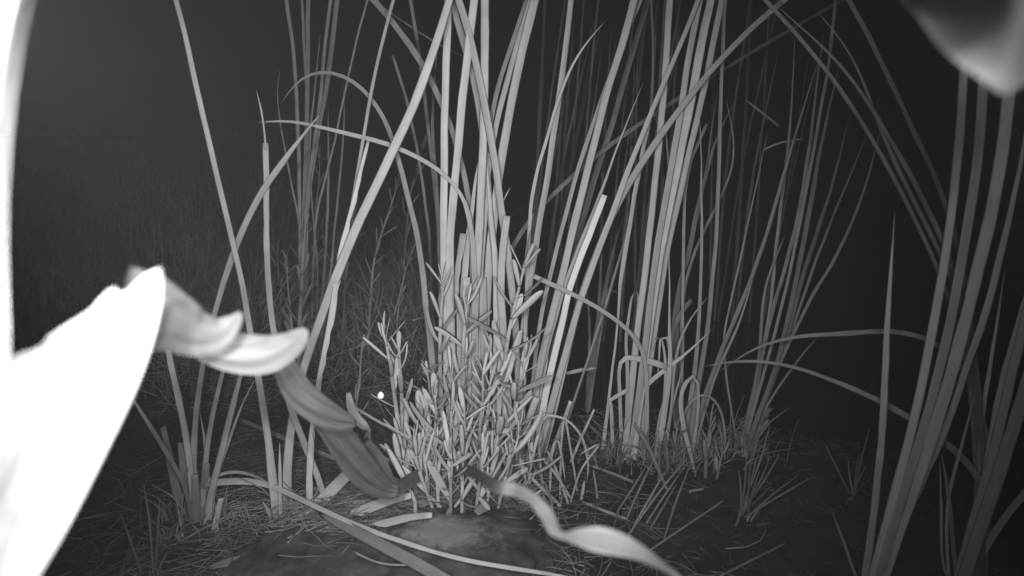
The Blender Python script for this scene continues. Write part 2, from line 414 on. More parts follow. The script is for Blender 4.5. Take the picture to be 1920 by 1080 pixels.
# back left
D = plant('cattail_clump', 'thin dim cattail clump at the back left, behind the stem with the cut top', CT, 575, 650, M_LIVE, Y=1.75)
for s, wd in (('537,0 545,50 552,112 555,162 559,250 561,350 562,440 566,650', 7), ('566,0 569,62 572,125 575,187 576,300 575,420 574,650', 5),
              ('578,0 578,75 576,150 576,250 573,320 571,375 570,425 572,650', 8), ('601,62 595,112 590,175 582,237 577,330 575,450 575,650', 4.5),
              ('620,0 611,62 606,112 602,175 596,225 590,262 580,325 572,400 574,650', 6), ('632,0 625,62 617,125 610,187 600,225 592,265 585,310 577,375 571,430 578,650', 9),
              ('689,0 675,50 657,125 642,195 628,262 615,320 600,370 590,420 584,650', 4), ('615,200 616,260 616,325 614,400 610,475 607,530 590,650', 5),
              ('644,154 646,200 644,260 637,337 630,400 625,462 620,510 600,650', 4), ('581,325 587,400 592,462 597,520 590,650', 4),
              ('525,127 516,160 521,200 528,245 540,312 552,375 563,430 575,650', 3.5)):
    blade(D, L(s), wd, lean=random.uniform(-0.1, 0.15))

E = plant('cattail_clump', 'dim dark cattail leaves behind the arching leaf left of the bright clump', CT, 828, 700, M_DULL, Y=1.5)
for s, wd, tp in (('736,104 747,137 762,185 775,240 785,300 795,362 803,430 820,700', 5.5, 'cut'), ('769,0 778,50 787,105 793,150 799,210 806,262 812,325 819,390 824,450 828,700', 7, 'point'),
                  ('822,60 812,190 810,255 817,330 822,410 830,700', 7, 'point'), ('714,10 727,22 769,49 814,79 847,96 872,107 915,127 934,135', 3.5, 'point')):
    if s.startswith('714'):
        blade(E, L(s)[::-1], wd, Y=(1.6, 1.6), sink=False, name='leaf')
    else: blade(E, L(s), wd, tip=tp)

# centre right: the leaning clump
H = plant('cattail_clump', 'bright right-leaning cattail clump beside the leafy bunch, one pale leaf cut short', CT, 1000, 875)
blade(H, L('1071,0 1065,56 1056,131 1044,210 1035,277 1024,349 1014,401 1009,449 1001,482 988,560 974,700 968,885'), [11, 11, 12, 12, 12, 12, 12, 12, 12, 12, 13, 15], lean=0.02)
blade(H, L('1136,39 1110,64 1087,94 1069,127 1056,154 1044,195 1031,240 1016,289 1001,337 994,401 990,470 985,600 978,885'), [3, 4, 4, 5, 5, 6, 6, 6, 7, 7, 7, 8, 10], lean=-0.02, tw=0.3, taper=0.1)
blade(H, L('1189,0 1174,67 1155,112 1140,165 1121,240 1102,315 1082,400 1061,486 1046,550 1031,606 1016,662 1005,719 990,880'), 14, lean=0.04, tw=0.1)
blade(H, L('1200,0 1174,64 1140,150 1117,214 1099,270 1080,326 1061,397 1050,440 1031,520 1016,580 1005,644 986,880'), 8, lean=0.08)
blade(H, L('1134,366 1125,392 1110,425 1102,449 1084,494 1063,556 1054,610 1042,655 1031,700 1016,775 1002,875'), [11, 12, 12, 12, 12, 12, 12, 13, 13, 13, 14], tip='cut', lean=-0.05, tw=0.0, mat=M_PALE, label='pale leaf cut straight across')
blade(H, L('1206,155 1189,195 1170,244 1151,292 1132,345 1117,390 1099,430 1076,486 1054,550 1030,640 1000,760 985,880'), [4, 6, 6, 6, 6, 7, 8, 8, 8, 8, 9, 10], lean=0.02)
blade(H, L('1470,0 1420,40 1380,77 1330,135 1280,195 1250,242 1225,270 1200,305 1180,340 1160,375 1140,412 1125,464 1102,512 1087,561 1076,606 1065,655 1054,700 1035,775 1008,872'),
      [11] * 5 + [13] * 8 + [14, 14, 14, 14, 14, 15], lean=0.0, tw=-0.15)
blade(H, L('1309,0 1286,64 1264,112 1241,161 1219,217 1196,270 1177,322 1159,375 1140,420 1110,500 1080,590 1050,700 1004,874'), [9] * 6 + [11, 12, 12, 12, 13, 13, 14], lean=0.03)
blade(H, L('1110,490 1091,552 1070,640 1053,710 1035,790 1012,872'), 10, lean=-0.03)
blade(H, L('1006,746 996,772 988,797 973,855 965,885'), [13, 14, 14, 14, 14], tip='cut', lean=-0.06, tw=0.0)
blade(H, L('1070,752 1054,797 1030,860 1020,880'), [7, 8, 9, 9], tip='cut', lean=-0.04)
blade(H, L('1114,768 1098,803 1086,828 1068,872'), [4, 5, 5, 6], tip='cut', lean=0.0)
blade(H, L('1040,560 1020,690 1003,800 996,880'), 11, lean=0.02)
blade(H, L('1222,0 1226,112 1220,225 1190,380 1140,560 1040,860'), 5, Y=(1.12, 1.55), mat=M_DULL)
blade(H, L('1215,0 1189,90 1170,150 1151,225 1129,292 1102,375 1075,480 1040,640 1000,870'), 11, Y=(1.12, 1.55), mat=M_DEAD_DIM)

# bundle right of centre
J = plant('cattail_clump', 'tight upright cattail bundle right of centre with leaves snapped and folded over low down', CT, 1185, 855)
blade(J, L('1256,0 1249,112 1243,200 1237,250 1232,300 1227,350 1222,400 1216,465 1204,550 1192,644 1185,719 1177,794 1170,860'), 13, lean=0.05)
blade(J, L('1333,0 1312,90 1296,195 1283,240 1272,300 1259,362 1247,425 1237,470 1225,560 1210,660 1197,760 1185,862'), [15, 16, 17, 18, 18, 18, 18, 18, 17, 17, 17, 18], lean=0.03, tw=0.15)
blade(J, L('1354,0 1333,100 1314,200 1300,250 1287,312 1272,375 1260,425 1250,465 1238,550 1222,660 1207,760 1197,862'), 12, lean=0.06)
blade(J, L('1312,0 1292,100 1278,200 1265,280 1252,350 1240,420 1228,490 1215,600 1200,740 1180,860'), 12, lean=0.0)
blade(J, L('1246,220 1250,262 1253,310'), 4, Y=(1.3, 1.3), sink=False, mat=M_DULL)
blade(J, L('1252,690 1230,681 1204,674 1172,671 1161,692 1162,740 1164,800 1166,860'), [11, 12, 12, 9, 7, 7, 7, 9], tip='cut', lean=-0.02, tw=0.2)
blade(J, L('1337,615 1297,655 1275,672 1250,692 1222,711 1205,722 1190,760 1185,860'), [3, 6, 7, 8, 9, 9, 9, 9], lean=-0.02, tw=0.2)
blade(J, L('1232,720 1236,670 1239,633 1252,634 1256,665 1262,695 1240,770 1225,860'), [4, 5, 6, 7, 6, 6, 6, 7], lean=-0.01)
blade(J, L('1218,664 1226,645 1234,630 1242,640 1248,690 1243,770 1228,860'), [6, 6, 6, 5, 5, 5, 6], lean=0.0)
blade(J, L('1192,590 1197,555 1194,542 1185,557 1179,595 1174,640 1177,700 1176,780 1180,860'), [4, 5, 6, 6, 6, 6, 7, 7, 8], lean=0.0)
blade(J, L('1177,731 1160,741 1144,751 1146,760 1150,858'), [8, 8, 7, 7, 7], tip='cut', lean=-0.02)
blade(J, L('1001,518 1035,533 1072,552 1095,561 1129,580 1155,599 1181,621 1200,636 1209,653 1213,720 1212,860'), [9, 9, 9, 8, 8, 8, 8, 7, 7, 8, 9], tip='cut', lean=-0.09, tw=0.2)
blade(J, L('1222,215 1207,272 1197,325 1187,387 1176,450 1165,515 1161,552 1157,625 1147,700 1137,790 1128,862'), [5, 9, 8, 8, 9, 10, 4, 4, 5, 7, 9], lean=-0.01, tip='cut')
blade(J, L('1254,465 1256,550 1254,620 1258,690 1250,740 1242,800 1226,875'), [4, 4, 5, 9, 11, 12, 13], lean=0.0)
blade(J, L('1282,685 1267,737 1254,790 1240,870'), 4.5, lean=0.0)
blade(J, L('1327,557 1294,595 1275,632 1265,681 1260,756 1246,870'), 5, lean=0.03)

I = plant('cattail_clump', 'thin half-dead cattail stems standing in the dark water between two bright bundles', CT, 1105, 720, M_DULL, Y=1.55)
for s, wd in (('1170,400 1150,470 1135,540 1118,620 1108,690 1102,760', [3, 5, 7, 9, 10, 9]), ('1150,455 1152,480 1140,500 1134,530 1127,590 1112,690 1104,760', [4, 4, 4, 5, 5, 6, 6]),
              ('1100,540 1106,610 1104,680 1100,750', 5), ('1130,460 1125,520 1122,580 1112,680 1102,760', 5), ('1165,555 1150,545 1140,540 1130,600 1106,760', 4),
              ('1120,690 1090,694 1062,700 1060,696', [5, 7, 6, 4])):
    if s.startswith('1120,690'): blade(I, L(s), wd, Y=(1.25, 1.25), sink=False, mat=M_LIVE)
    else: blade(I, L(s), wd)

K = plant('cattail_clump', 'slender cattail clump right of the folded bundle, two leaves drooping to the ground', CT, 1292, 850, M_DULL)  # duller leaf colour stands in for the lamps fading to the right
blade(K, L('1360,0 1355,100 1350,200 1349,275 1347,350 1346,400 1342,440 1339,502 1334,552 1327,615 1319,670 1312,710 1302,750 1290,855'), [7, 7, 7, 8, 8, 8, 8, 8, 9, 9, 9, 10, 11, 14], lean=0.05)
blade(K, L('1312,215 1315,300 1315,375 1316,450 1314,527 1311,602 1306,665 1300,720 1290,780 1278,858'), [4, 5, 5, 6, 6, 7, 8, 9, 10, 12], lean=0.03)
blade(K, L('1540,95 1520,160 1505,205 1485,275 1470,325 1452,390 1430,465 1420,490 1402,540 1382,590 1362,635 1345,677 1325,735 1306,797 1293,858'), [3, 5, 6, 6, 7, 7, 7, 7, 8, 8, 8, 9, 9, 10, 12], lean=0.06)
blade(K, L('1412,520 1404,550 1392,590 1372,640 1352,677 1332,730 1300,855'), 5, lean=0.03)
blade(K, L('1378,190 1340,262 1322,337 1307,387 1300,440 1280,515 1265,577 1262,700 1270,860'), 9, Y=(1.25, 1.4), mat=M_DEAD_DIM)
blade(K, L('1345,170 1325,312 1310,400 1290,480 1272,560 1268,860'), 6, Y=(1.25, 1.4), mat=M_DEAD_DIM)
blade(K, L('1361,180 1367,215 1377,257 1381,290 1377,312 1360,355 1340,395 1317,437 1300,480 1280,560 1275,860'), 5.5, Y=(1.25, 1.3), mat=M_DULL)
blade(K, L('1326,232 1310,262 1297,295 1283,380 1278,860'), 6, tip='cut', Y=(1.22, 1.3), mat=M_DULL)
blade(K, L('1297,562 1280,582 1262,606 1258,700 1272,860'), [8, 9, 9, 7, 7], tip='cut', Y=(1.25, 1.28), mat=M_DULL)
blade(K, L('1307,905 1300,872 1292,840 1282,800 1277,767 1277,742 1285,720 1297,706 1308,715 1308,780 1296,860'), [3, 6, 8, 9, 9, 8, 8, 7, 6, 6, 8], Y=(1.13, 1.08), tw=0.1, taper=0.1, mat=M_LIVE)
blade(K, L('1355,890 1359,865 1362,840 1361,810 1355,772 1345,742 1330,730 1315,729 1297,740 1282,765 1275,800 1280,862'), [2, 4, 4, 5, 5, 5, 5, 5, 5, 5, 5, 6], Y=(1.14, 1.12), tw=0.1, taper=0.1, mat=M_DULL)

N = plant('cattail_clump', 'dim cattail clump leaning right at the edge of the black water', CT, 1392, 846)
for s, wd, ln in (('1472,440 1452,490 1435,527 1430,577 1426,627 1424,677 1412,740 1395,848', 6, 0.0), ('1545,60 1530,170 1517,287 1502,375 1490,440 1472,502 1457,552 1442,602 1435,652 1420,700 1407,760 1395,810 1387,850', 7, 0.05),
                  ('1567,0 1560,75 1550,150 1540,200 1525,287 1505,387 1497,440 1480,515 1465,577 1452,627 1440,677 1420,740 1392,848', 6, 0.08),
                  ('1575,120 1549,225 1532,312 1515,412 1492,527 1480,590 1465,652 1450,707 1425,770 1396,848', 9, 0.12), ('1592,220 1560,350 1540,412 1510,502 1492,565 1475,640 1440,740 1398,848', 8, 0.1),
                  ('1632,235 1590,340 1560,410 1527,497 1510,545 1495,590 1460,690 1400,846', 5, 0.15), ('1655,225 1625,345 1600,410 1570,480 1535,532 1510,580 1490,620 1450,710 1400,846', 6, 0.1),
                  ('1537,628 1507,660 1477,702 1440,755 1405,840', 4.5, 0.05), ('1490,70 1487,150 1482,230 1470,350 1462,400 1452,490 1450,540 1440,602 1425,690 1396,846', 6, 0.1),
                  ('1445,762 1430,782 1418,804 1400,846', 9, 0.0), ('1440,242 1432,282 1415,362 1402,420 1392,467 1372,560 1357,615 1360,700 1385,846', 3.5, 0.2)):
    blade(N, L(s), wd, lean=ln, mat=M_DEAD_DIM if wd > 7 else M_DULL)  # darker leaf colours imitate the weaker light on this side
blade(N, L('1510,260 1477,264 1452,270 1432,281'), 4, Y=(1.4, 1.4), sink=False)
blade(N, L('1396,186 1430,212 1460,236'), 4, Y=(1.6, 1.6), sink=False)

# far right, close to the camera
Q = plant('cattail_clump', 'close soft-focus cattail clump at the right with broad leaves leaning right', CT, 1645, 1115)
blade(Q, L('1678,395 1668,540 1661,665 1656,790 1644,915 1624,1075 1615,1125'), [5, 10, 11, 12, 12, 13, 13], lean=0.05)
blade(Q, L('1822,-60 1815,0 1810,100 1802,225 1790,350 1775,475 1762,540 1745,640 1720,765 1695,865 1665,965 1640,1070 1628,1120'), [14] * 6 + [15] * 7, tip='off', lean=0.06)
blade(Q, L('1850,0 1845,140 1835,300 1810,450 1795,540 1770,665 1740,780 1705,890 1652,1075 1638,1120'), 16, lean=0.04)
blade(Q, L('1905,0 1895,165 1880,275 1860,400 1835,500 1822,545 1800,640 1770,750 1730,870 1675,1020 1645,1115'), 20, lean=0.0, tw=0.2)
blade(Q, L('1935,180 1915,300 1895,400 1870,500 1862,545 1830,640 1800,725 1770,815 1730,900 1680,1015 1650,1115'), 12, lean=0.05)
blade(Q, L('1790,600 1765,700 1735,800 1700,900 1660,1020 1640,1115'), 16, lean=0.08)
Sx = plant('cattail_clump', 'cattail clump in the lower right corner, leaves crossing far to the upper left', CT, 1830, 1110, M_LIVE)
for s, wd, ln in (('1960,420 1915,630 1890,730 1865,840 1830,965 1800,1070 1790,1120', 16, 0.0), ('1990,500 1920,740 1895,820 1865,915 1830,1015 1800,1110', 22, -0.02),
                  ('2010,830 1920,925 1880,975 1840,1040 1815,1110', 12, -0.03), ('1925,540 1900,640 1870,765 1850,890 1805,1040 1795,1115', 14, 0.03),
                  ('1830,730 1800,850 1775,950 1780,1115', 5, 0.05), ('1765,850 1777,915 1785,990 1795,1110', 7, 0.0), ('1762,865 1765,960 1766,1060 1790,1115', 4.5, 0.0),
                  ('1885,500 1860,665 1845,755 1835,870 1815,1115', 7, 0.08), ('1812,690 1822,720 1835,780 1845,840 1840,960 1825,1115', 11, 0.1)):
    blade(Sx, L(s), wd, lean=ln)
for s, wd in (('1435,0 1480,50 1535,110 1580,170 1620,235 1660,300 1705,390 1740,460 1770,530 1805,640 1830,850 1830,1115', 7), ('1450,5 1505,55 1560,100 1600,150 1640,210 1680,280 1720,350 1755,425 1785,490 1815,640 1835,850 1832,1115', 9),
              ('1530,20 1575,65 1605,115 1625,170 1645,225 1670,290 1705,360 1745,440 1790,530 1820,660 1838,860 1835,1115', 8), ('1592,0 1630,70 1670,150 1705,230 1740,300 1775,375 1795,450 1810,530 1830,680 1845,870 1840,1115', 8)):
    blade(Sx, L(s), wd, lean=0.22, mat=M_DEAD_DIM)
blade(Sx, L('1318,688 1345,680 1380,676 1420,676 1470,682 1510,694 1580,720 1650,752 1710,786 1775,830 1830,885 1852,920 1850,1000 1838,1115'), [3, 5, 6, 6, 6, 7, 9, 11, 13, 13, 13, 13, 13, 14],
      Y=(0.76, 0.76, 0.8, 0.92, 1.05), mat=M_DULL, tw=0.15, taper=0.1, label='leaf arching low to the left over the dark water')
blade(Sx, L('1345,700 1390,665 1430,644 1490,630 1540,626 1580,629 1620,621 1670,619 1720,625 1760,642 1800,680 1830,740 1850,820 1848,950 1840,1115'), [3, 4, 5, 6, 9, 11, 9, 10, 10, 10, 11, 11, 11, 12, 13],
      Y=(0.77, 0.78, 0.85, 1.0, 1.12), mat=M_DULL, tw=0.15, taper=0.1)

# reeds far back in the dark
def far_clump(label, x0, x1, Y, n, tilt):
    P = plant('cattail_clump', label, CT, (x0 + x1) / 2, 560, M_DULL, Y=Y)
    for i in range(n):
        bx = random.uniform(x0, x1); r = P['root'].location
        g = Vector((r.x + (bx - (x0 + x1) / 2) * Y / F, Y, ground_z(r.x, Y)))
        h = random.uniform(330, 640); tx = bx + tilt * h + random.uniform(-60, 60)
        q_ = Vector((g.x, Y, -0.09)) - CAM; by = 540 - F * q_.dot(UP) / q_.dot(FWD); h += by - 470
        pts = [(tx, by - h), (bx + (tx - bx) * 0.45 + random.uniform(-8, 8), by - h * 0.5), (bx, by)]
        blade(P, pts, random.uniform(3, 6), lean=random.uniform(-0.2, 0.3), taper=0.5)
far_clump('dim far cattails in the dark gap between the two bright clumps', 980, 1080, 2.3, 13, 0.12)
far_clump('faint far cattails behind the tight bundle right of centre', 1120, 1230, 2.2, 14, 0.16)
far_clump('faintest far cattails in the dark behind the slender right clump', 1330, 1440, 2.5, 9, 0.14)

# ------------------------------------------------------------------ fallen and broken leaves
FL = 'fallen leaf'
loose('cut_leaf', 'thick pale cut leaf leaning up from the ground under the curled brown leaf', FL, L('657,884 635,905 613,929 585,957 548,1002'), [22, 25, 26, 27, 26], M_LIVE, tip='cut', z=(0.005, 0.075), tw=0.1, thick=0.3)
loose('cut_leaf', 'broad pale cut leaf lying just above the rock, ending below the leafy plant', FL, L('771,929 745,931 702,948 645,970 600,990'), [11, 20, 21, 21, 18], M_LIVE, tip='cut', z=(0.015, 0.085), tw=0.2, thick=0.25)
loose('cut_leaf', 'narrower pale cut leaf resting against the back of the rock', FL, L('810,966 790,965 749,973 695,989 640,1005'), [10, 14, 15, 16, 14], M_LIVE, tip='cut', z=(0.02, 0.08), tw=0.2, thick=0.25)
loose('fallen_leaf', 'wide dull leaf slanting across the front of the rock to the bottom edge', FL, L('600,958 623,973 670,998 717,1023 765,1048 812,1074 870,1108'), [14, 18, 21, 22, 22, 23, 23], M_DULL, tip='cut', z=(0.09, 0.06), tw=0.1, thick=0.15)
loose('fallen_leaf', 'straight dull fallen leaf sloping down between the two front left clumps', FL, L('445,784 492,804 533,822 570,836 627,860'), [8, 9, 9, 9, 8], M_DULL, tip='cut', z=(0.03, 0.05), tw=0.2)
loose('root_thread', 'thin sagging thread hanging on the dark face of the rock', 'root', L('661,1033 695,1052 727,1060 765,1059'), 3.2, M_DULL, tip='cut', z=0.072)
loose('fallen_leaf', 'dull broken leaf falling between the folded bundle and the slender clump', FL, L('1185,787 1218,841 1234,882 1253,922'), [6, 8, 8, 5], M_DULL, tip='cut', z=(0.01, 0.09))
loose('fallen_leaf', 'upper of two dim straws lying flat in front of the folded bundle', FL, L('1105,872 1150,888 1187,904'), 5, M_DULL, tip='cut', z=0.012)
loose('fallen_leaf', 'lower of two dim straws lying flat in front of the folded bundle', FL, L('1092,941 1135,958 1174,973'), 5, M_DULL, tip='cut', z=0.012)
loose('crumpled_leaf', 'wide dim dead leaf lying flat left of the rock at the bottom', FL, L('515,1036 490,1042 462,1046 430,1052 392,1064'), [8, 15, 19, 17, 8], M_DEAD_DIM, tip='cut', z=0.02, tw=0.5, thick=0.1)
loose('grass_stalk', 'thin straight pale stalk between the small curled leaf and the leafy plant', 'stalk', L('667,765 700,785 742,808'), 5, M_LIVE, tip='cut', Y=(0.92, 0.88))
loose('fallen_leaf', 'thin dim straw lying on the mud in the lower right of centre', FL, L('1362,935 1310,970 1250,1010 1200,1045'), 3.5, M_DULL, tip='cut', z=0.012)
loose('fallen_leaf', 'long dim straw lying on the mud near the bottom right of centre', FL, L('1475,1018 1420,1045 1350,1080'), 4, M_DULL, tip='cut', z=0.012)
loose('fallen_leaf', 'short dim spike standing alone on the dark mud left of the close right clump', 'stalk', L('1557,952 1580,1010 1604,1080'), [2, 5, 6], M_DULL, z=(0.01, 0.06))
loose('fallen_leaf', 'pale chip of dead leaf lying on the mud below the drooping leaf tip', FL, L('1320,917 1305,919 1292,922'), 5, M_DULL, tip='cut', z=0.02)

U = plant('grass_tuft', 'tuft of arching thin grass at the foot of the right-leaning bright clump', 'grass tuft', 1062, 940)
for s, wd in (('1084,945 1080,904 1070,844 1059,787 1052,840 1050,940', 4), ('1100,904 1103,875 1098,841 1089,816 1067,790 1045,781 1023,781 1010,820 1020,940', 4.5),
              ('1060,904 1054,860 1045,822 1035,850 1030,940', 4), ('1026,844 1045,885 1064,940', 5), ('991,891 1020,920 1061,960', 7), ('1017,860 1040,885 1070,935', 5),
              ('1086,853 1105,842 1124,833 1090,880 1070,940', 3.5), ('1112,880 1120,930 1124,985', 4), ('1096,900 1088,950 1085,985', 6)):
    blade(U, L(s), wd, lean=random.uniform(-0.03, 0.03), taper=0.15)
U2 = plant('grass_tuft', 'dim straight grass stalks leaning right on the mud before the slender clump', 'grass tuft', 1172, 1000, M_DEAD_DIM)
for s in ('1290,858 1243,913 1180,1001', '1294,872 1262,955 1240,1030', '1228,856 1195,925 1166,995', '1212,872 1190,910 1160,955', '1280,880 1225,960 1190,1020', '1270,905 1220,990 1195,1045', '1250,880 1200,965 1170,1025'):
    blade(U2, L(s), 4, lean=random.uniform(-0.02, 0.05))
U3 = plant('grass_tuft', 'dim spiky grass tuft fanning out right of the mud mound', 'grass tuft', 1395, 970, M_DEAD_DIM)
for tx, ty in ((1440, 868), (1462, 850), (1500, 888), (1522, 895), (1400, 842), (1412, 830), (1425, 880), (1450, 905), (1478, 905), (1385, 880), (1445, 790), (1420, 850)):
    blade(U3, [(tx, ty), ((tx * 1.2 + 1395) / 2.2, (ty + 970) / 2 - 5), (1390 + random.uniform(-14, 20), 970 + random.uniform(-6, 6))], 3.5, lean=random.uniform(-0.1, 0.1))
U4 = plant('grass_tuft', 'barely visible sprig in the black ground left of the close right clump', 'grass tuft', 1600, 935, M_DEAD_DIM)
for tx, ty in ((1632, 800), (1590, 860), (1612, 850), (1570, 910), (1625, 870), (1545, 830), (1640, 890)):
    blade(U4, [(tx, ty), ((tx + 1595) / 2, (ty + 930) / 2), (1596 + random.uniform(-10, 14), 938)], 3, lean=random.uniform(-0.1, 0.1))
U5 = plant('grass_tuft', 'few dim grass blades in the bottom left beside the overexposed leaf', 'grass tuft', 285, 1090, M_DEAD_DIM)
for s in ('268,905 280,970 288,1080', '315,1035 300,1060 292,1090', '225,960 250,1030 270,1090', '300,930 296,1000 290,1090'):
    blade(U5, L(s), 4, lean=random.uniform(-0.02, 0.02))

# ------------------------------------------------------------------ leafy herbs
def herb_leaf_mesh(k):
    rnd = random.Random(k); n = 10; V = []; Fc = []; UV = []
    bend = rnd.uniform(-0.1, 0.35); fold = rnd.uniform(0.05, 0.4); wd = rnd.uniform(0.065, 0.098)
    prof = [0.42, 0.60, 0.78, 0.92, 1.0, 1.0, 0.93, 0.76, 0.48, 0.08]; tv = [0, 0.12, 0.26, 0.40, 0.54, 0.68, 0.80, 0.90, 0.965, 1.0]
    for i in range(n):
        t = tv[i]; hw = wd * prof[i]; zc = bend * t * t
        for s, up in ((-1, fold), (-0.45, fold * 0.3), (0, 0), (0.45, fold * 0.3), (1, fold)):
            V.append((s * hw, t, zc + up * hw)); UV.append(((s + 1) / 2, t))
        for s in (0.45, -0.45):
            V.append((s * hw, t, zc + fold * 0.3 * hw - 0.022 * prof[i])); UV.append(((s + 1) / 2, t))
    r = 7
    for i in range(n - 1):
        for k2 in range(r):
            a, b_ = i * r + k2, i * r + (k2 + 1) % r
            Fc.append((a, b_, b_ + r, a + r))
    Fc.append(tuple(range(r - 1, -1, -1))); Fc.append(tuple(range((n - 1) * r, n * r)))
    me = bpy.data.meshes.new('leaf'); me.from_pydata(V, [], Fc)
    ul = me.uv_layers.new(name='UVMap'); flat = []
    for l in me.loops: flat.extend(UV[l.vertex_index])
    ul.data.foreach_set('uv', flat)
    me.polygons.foreach_set('use_smooth', [True] * len(me.polygons)); me.update()
    return me
HL = {}
for mname, mm in (('a', M_HERB), ('b', M_HERBD)):
    HL[mname] = []
    for k in range(6):
        me = herb_leaf_mesh(k); me.materials.append(mm); HL[mname].append(me)

def herb(label, px, Y, wpx=7, leaf=(38, 62), step=24, mat='a', bare=0.0, cat='leafy plant', seed=0, spread=0.75):
    """px: stem pixels from top to base; leaf: leaf length in pixels at that depth"""
    rnd = random.Random(seed * 31 + 5)
    base = at(*px[-1], Y); base.z = ground_z(base.x, base.y)
    r = empty('leafy_herb', base); tag(r, label, cat, 'fleshy-leaved herbs')
    tot = sum(math.dist(px[i], px[i + 1]) for i in range(len(px) - 1)); n = max(8, int(tot / 14))
    S = catmull([tuple(map(float, p)) for p in px], n)
    sc_ = Y / F * 1.02
    pts = [at(x, y, Y + 0.02 * math.sin(i * 0.4 + seed)) for i, (x, y) in enumerate(S)]
    pts.append(base + Vector((0, 0, -0.03)))
    wd = [wpx * sc_ * (0.45 + 0.55 * min(1, i / (n * 0.6))) for i in range(n + 1)]
    sweep(pts, wd, wd, [0.0] * (n + 1), 'stem', M_STEM if mat == 'a' else M_HERBD, r, base)
    L_, k, s = 0.0, 0, 0.0
    ang = rnd.uniform(0, 6)
    def put(p, T, ln, open_, az):
        if 20 <= seed < 40: ln *= rnd.choice((0.55, 0.7, 0.85, 1.0, 1.0, 1.1)); open_ *= rnd.uniform(0.8, 1.35)
        side = T.orthogonal().normalized()
        side = Matrix.Rotation(az, 3, T) @ side
        d = (T * math.cos(open_) + side * math.sin(open_)).normalized()
        zax = (T - d * T.dot(d))
        zax = (zax if zax.length > 0.02 else side).normalized()
        xax = d.cross(zax).normalized()
        rot = Matrix((xax, d, zax)).transposed().to_4x4()
        o = bpy.data.objects.new('leaf', HL[mat][rnd.randrange(6)]); COL.objects.link(o); o.parent = r
        o.matrix_local = Matrix.Translation(p - base) @ rot @ Matrix.Diagonal((ln * rnd.uniform(0.75, 1.35), ln, ln * rnd.uniform(0.4, 1.6), 1))
    T0 = (pts[0] - pts[1]).normalized()
    for q in range(4): put(pts[0] - T0 * 0.006 * q, T0, rnd.uniform(*leaf) * 0.62 * sc_, 0.22 + 0.14 * q, ang + q * 2.2)
    nxt = step * 0.6
    for i in range(1, n):
        seg = math.dist(S[i - 1], S[i]); L_ += seg
        while L_ >= nxt:
            f = L_ / tot
            if 1 - f < bare: break
            T = (pts[i - 1] - pts[i]).normalized()
            p = pts[i].lerp(pts[i - 1], (L_ - nxt) / max(seg, 1e-6))
            ang += 2.399 + rnd.uniform(-0.3, 0.3)
            put(p, T, rnd.uniform(*leaf) * sc_ * (0.75 + 0.35 * min(1, f * 3)), rnd.uniform(0.38, 0.85) * (0.8 + spread * 0.35), ang)
            nxt += step * rnd.uniform(0.75, 1.2)
    return r
herb('tallest leafy herb, leaning right, its tip highest of all, in front of the bright clump', [(985, 492), (972, 545), (955, 620), (945, 690), (935, 790), (925, 950)], 0.98, 10, (66, 104), 20, seed=1, spread=1.0)
herb('upright leafy herb with a forked tip against the bright clump, left of the tallest', [(832, 525), (826, 600), (825, 680), (828, 780), (835, 950)], 1.0, 10, (50, 80), 20, seed=2, spread=1.0)
herb('leafy herb with a blunt crowded tip, between the forked one and the tallest', [(878, 560), (870, 625), (868, 710), (870, 800), (872, 950)], 0.99, 10, (50, 80), 20, seed=3, spread=1.0)
herb('leafy herb on the left edge of the bunch with a broad paddle-shaped tip', [(722, 628), (732, 690), (742, 760), (752, 830), (775, 925)], 0.95, 10, (52, 74), 28, seed=4)
herb('leafy herb second from the left edge of the bunch, its tip a small cup', [(748, 655), (752, 720), (755, 790), (760, 850), (782, 930)], 0.97, 10, (50, 74), 28, seed=5)
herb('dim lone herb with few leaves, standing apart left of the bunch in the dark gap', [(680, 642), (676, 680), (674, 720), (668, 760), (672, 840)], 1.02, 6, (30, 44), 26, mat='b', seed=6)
herbs = [((790, 770), (795, 850), (805, 945), 0.93, 'low leafy herb at the left of the bunch, above the pale cut leaf'),
         ((845, 690), (846, 780), (850, 955), 0.96, 'middle leafy herb inside the bunch, just below the forked tip'),
         ((905, 700), (900, 800), (895, 955), 0.95, 'leafy herb inside the bunch, left of the tallest stem'),
         ((985, 665), (965, 760), (945, 955), 0.97, 'leafy herb on the right of the bunch, below the tallest, leaning right'),
         ((815, 740), (815, 820), (822, 950), 0.92, 'short leafy herb in front of the forked one'),
         ((870, 770), (868, 850), (866, 965), 0.90, 'short dense herb in the very middle of the bunch'),
         ((935, 780), (925, 860), (910, 965), 0.91, 'short herb in front of the tallest stem'),
         ((975, 800), (955, 870), (930, 968), 0.92, 'short herb at the right foot of the bunch, beside the pale stub'),
         ((770, 820), (785, 880), (810, 950), 0.90, 'short herb at the left foot of the bunch with broad low leaves'),
         ((905, 850), (900, 900), (890, 975), 0.88, 'lowest herb just behind the rock'),
         ((845, 850), (845, 900), (845, 970), 0.88, 'low herb behind the pale crust of the rock'),
         ((1000, 850), (985, 905), (965, 970), 0.93, 'small herb at the foot of the right-leaning clump'),
         ((800, 690), (806, 780), (815, 950), 0.98, 'leafy herb behind the left side of the bunch'),
         ((920, 650), (915, 760), (905, 955), 1.0, 'leafy herb behind the middle, reaching up between two tall ones')]
for i, (a_, b_, c_, Y_, lb) in enumerate(herbs):
    herb(lb, [a_, ((a_[0] + b_[0]) / 2 + 3, (a_[1] + b_[1]) / 2), b_, c_], Y_, 7, (46, 84), 10.5, seed=20 + i, spread=1.1)
herb('low herb at the left foot of the bunch with the broadest paddle leaves', [(748, 868), (755, 890), (765, 910), (778, 940)], 0.89, 8, (78, 105), 14, seed=39)
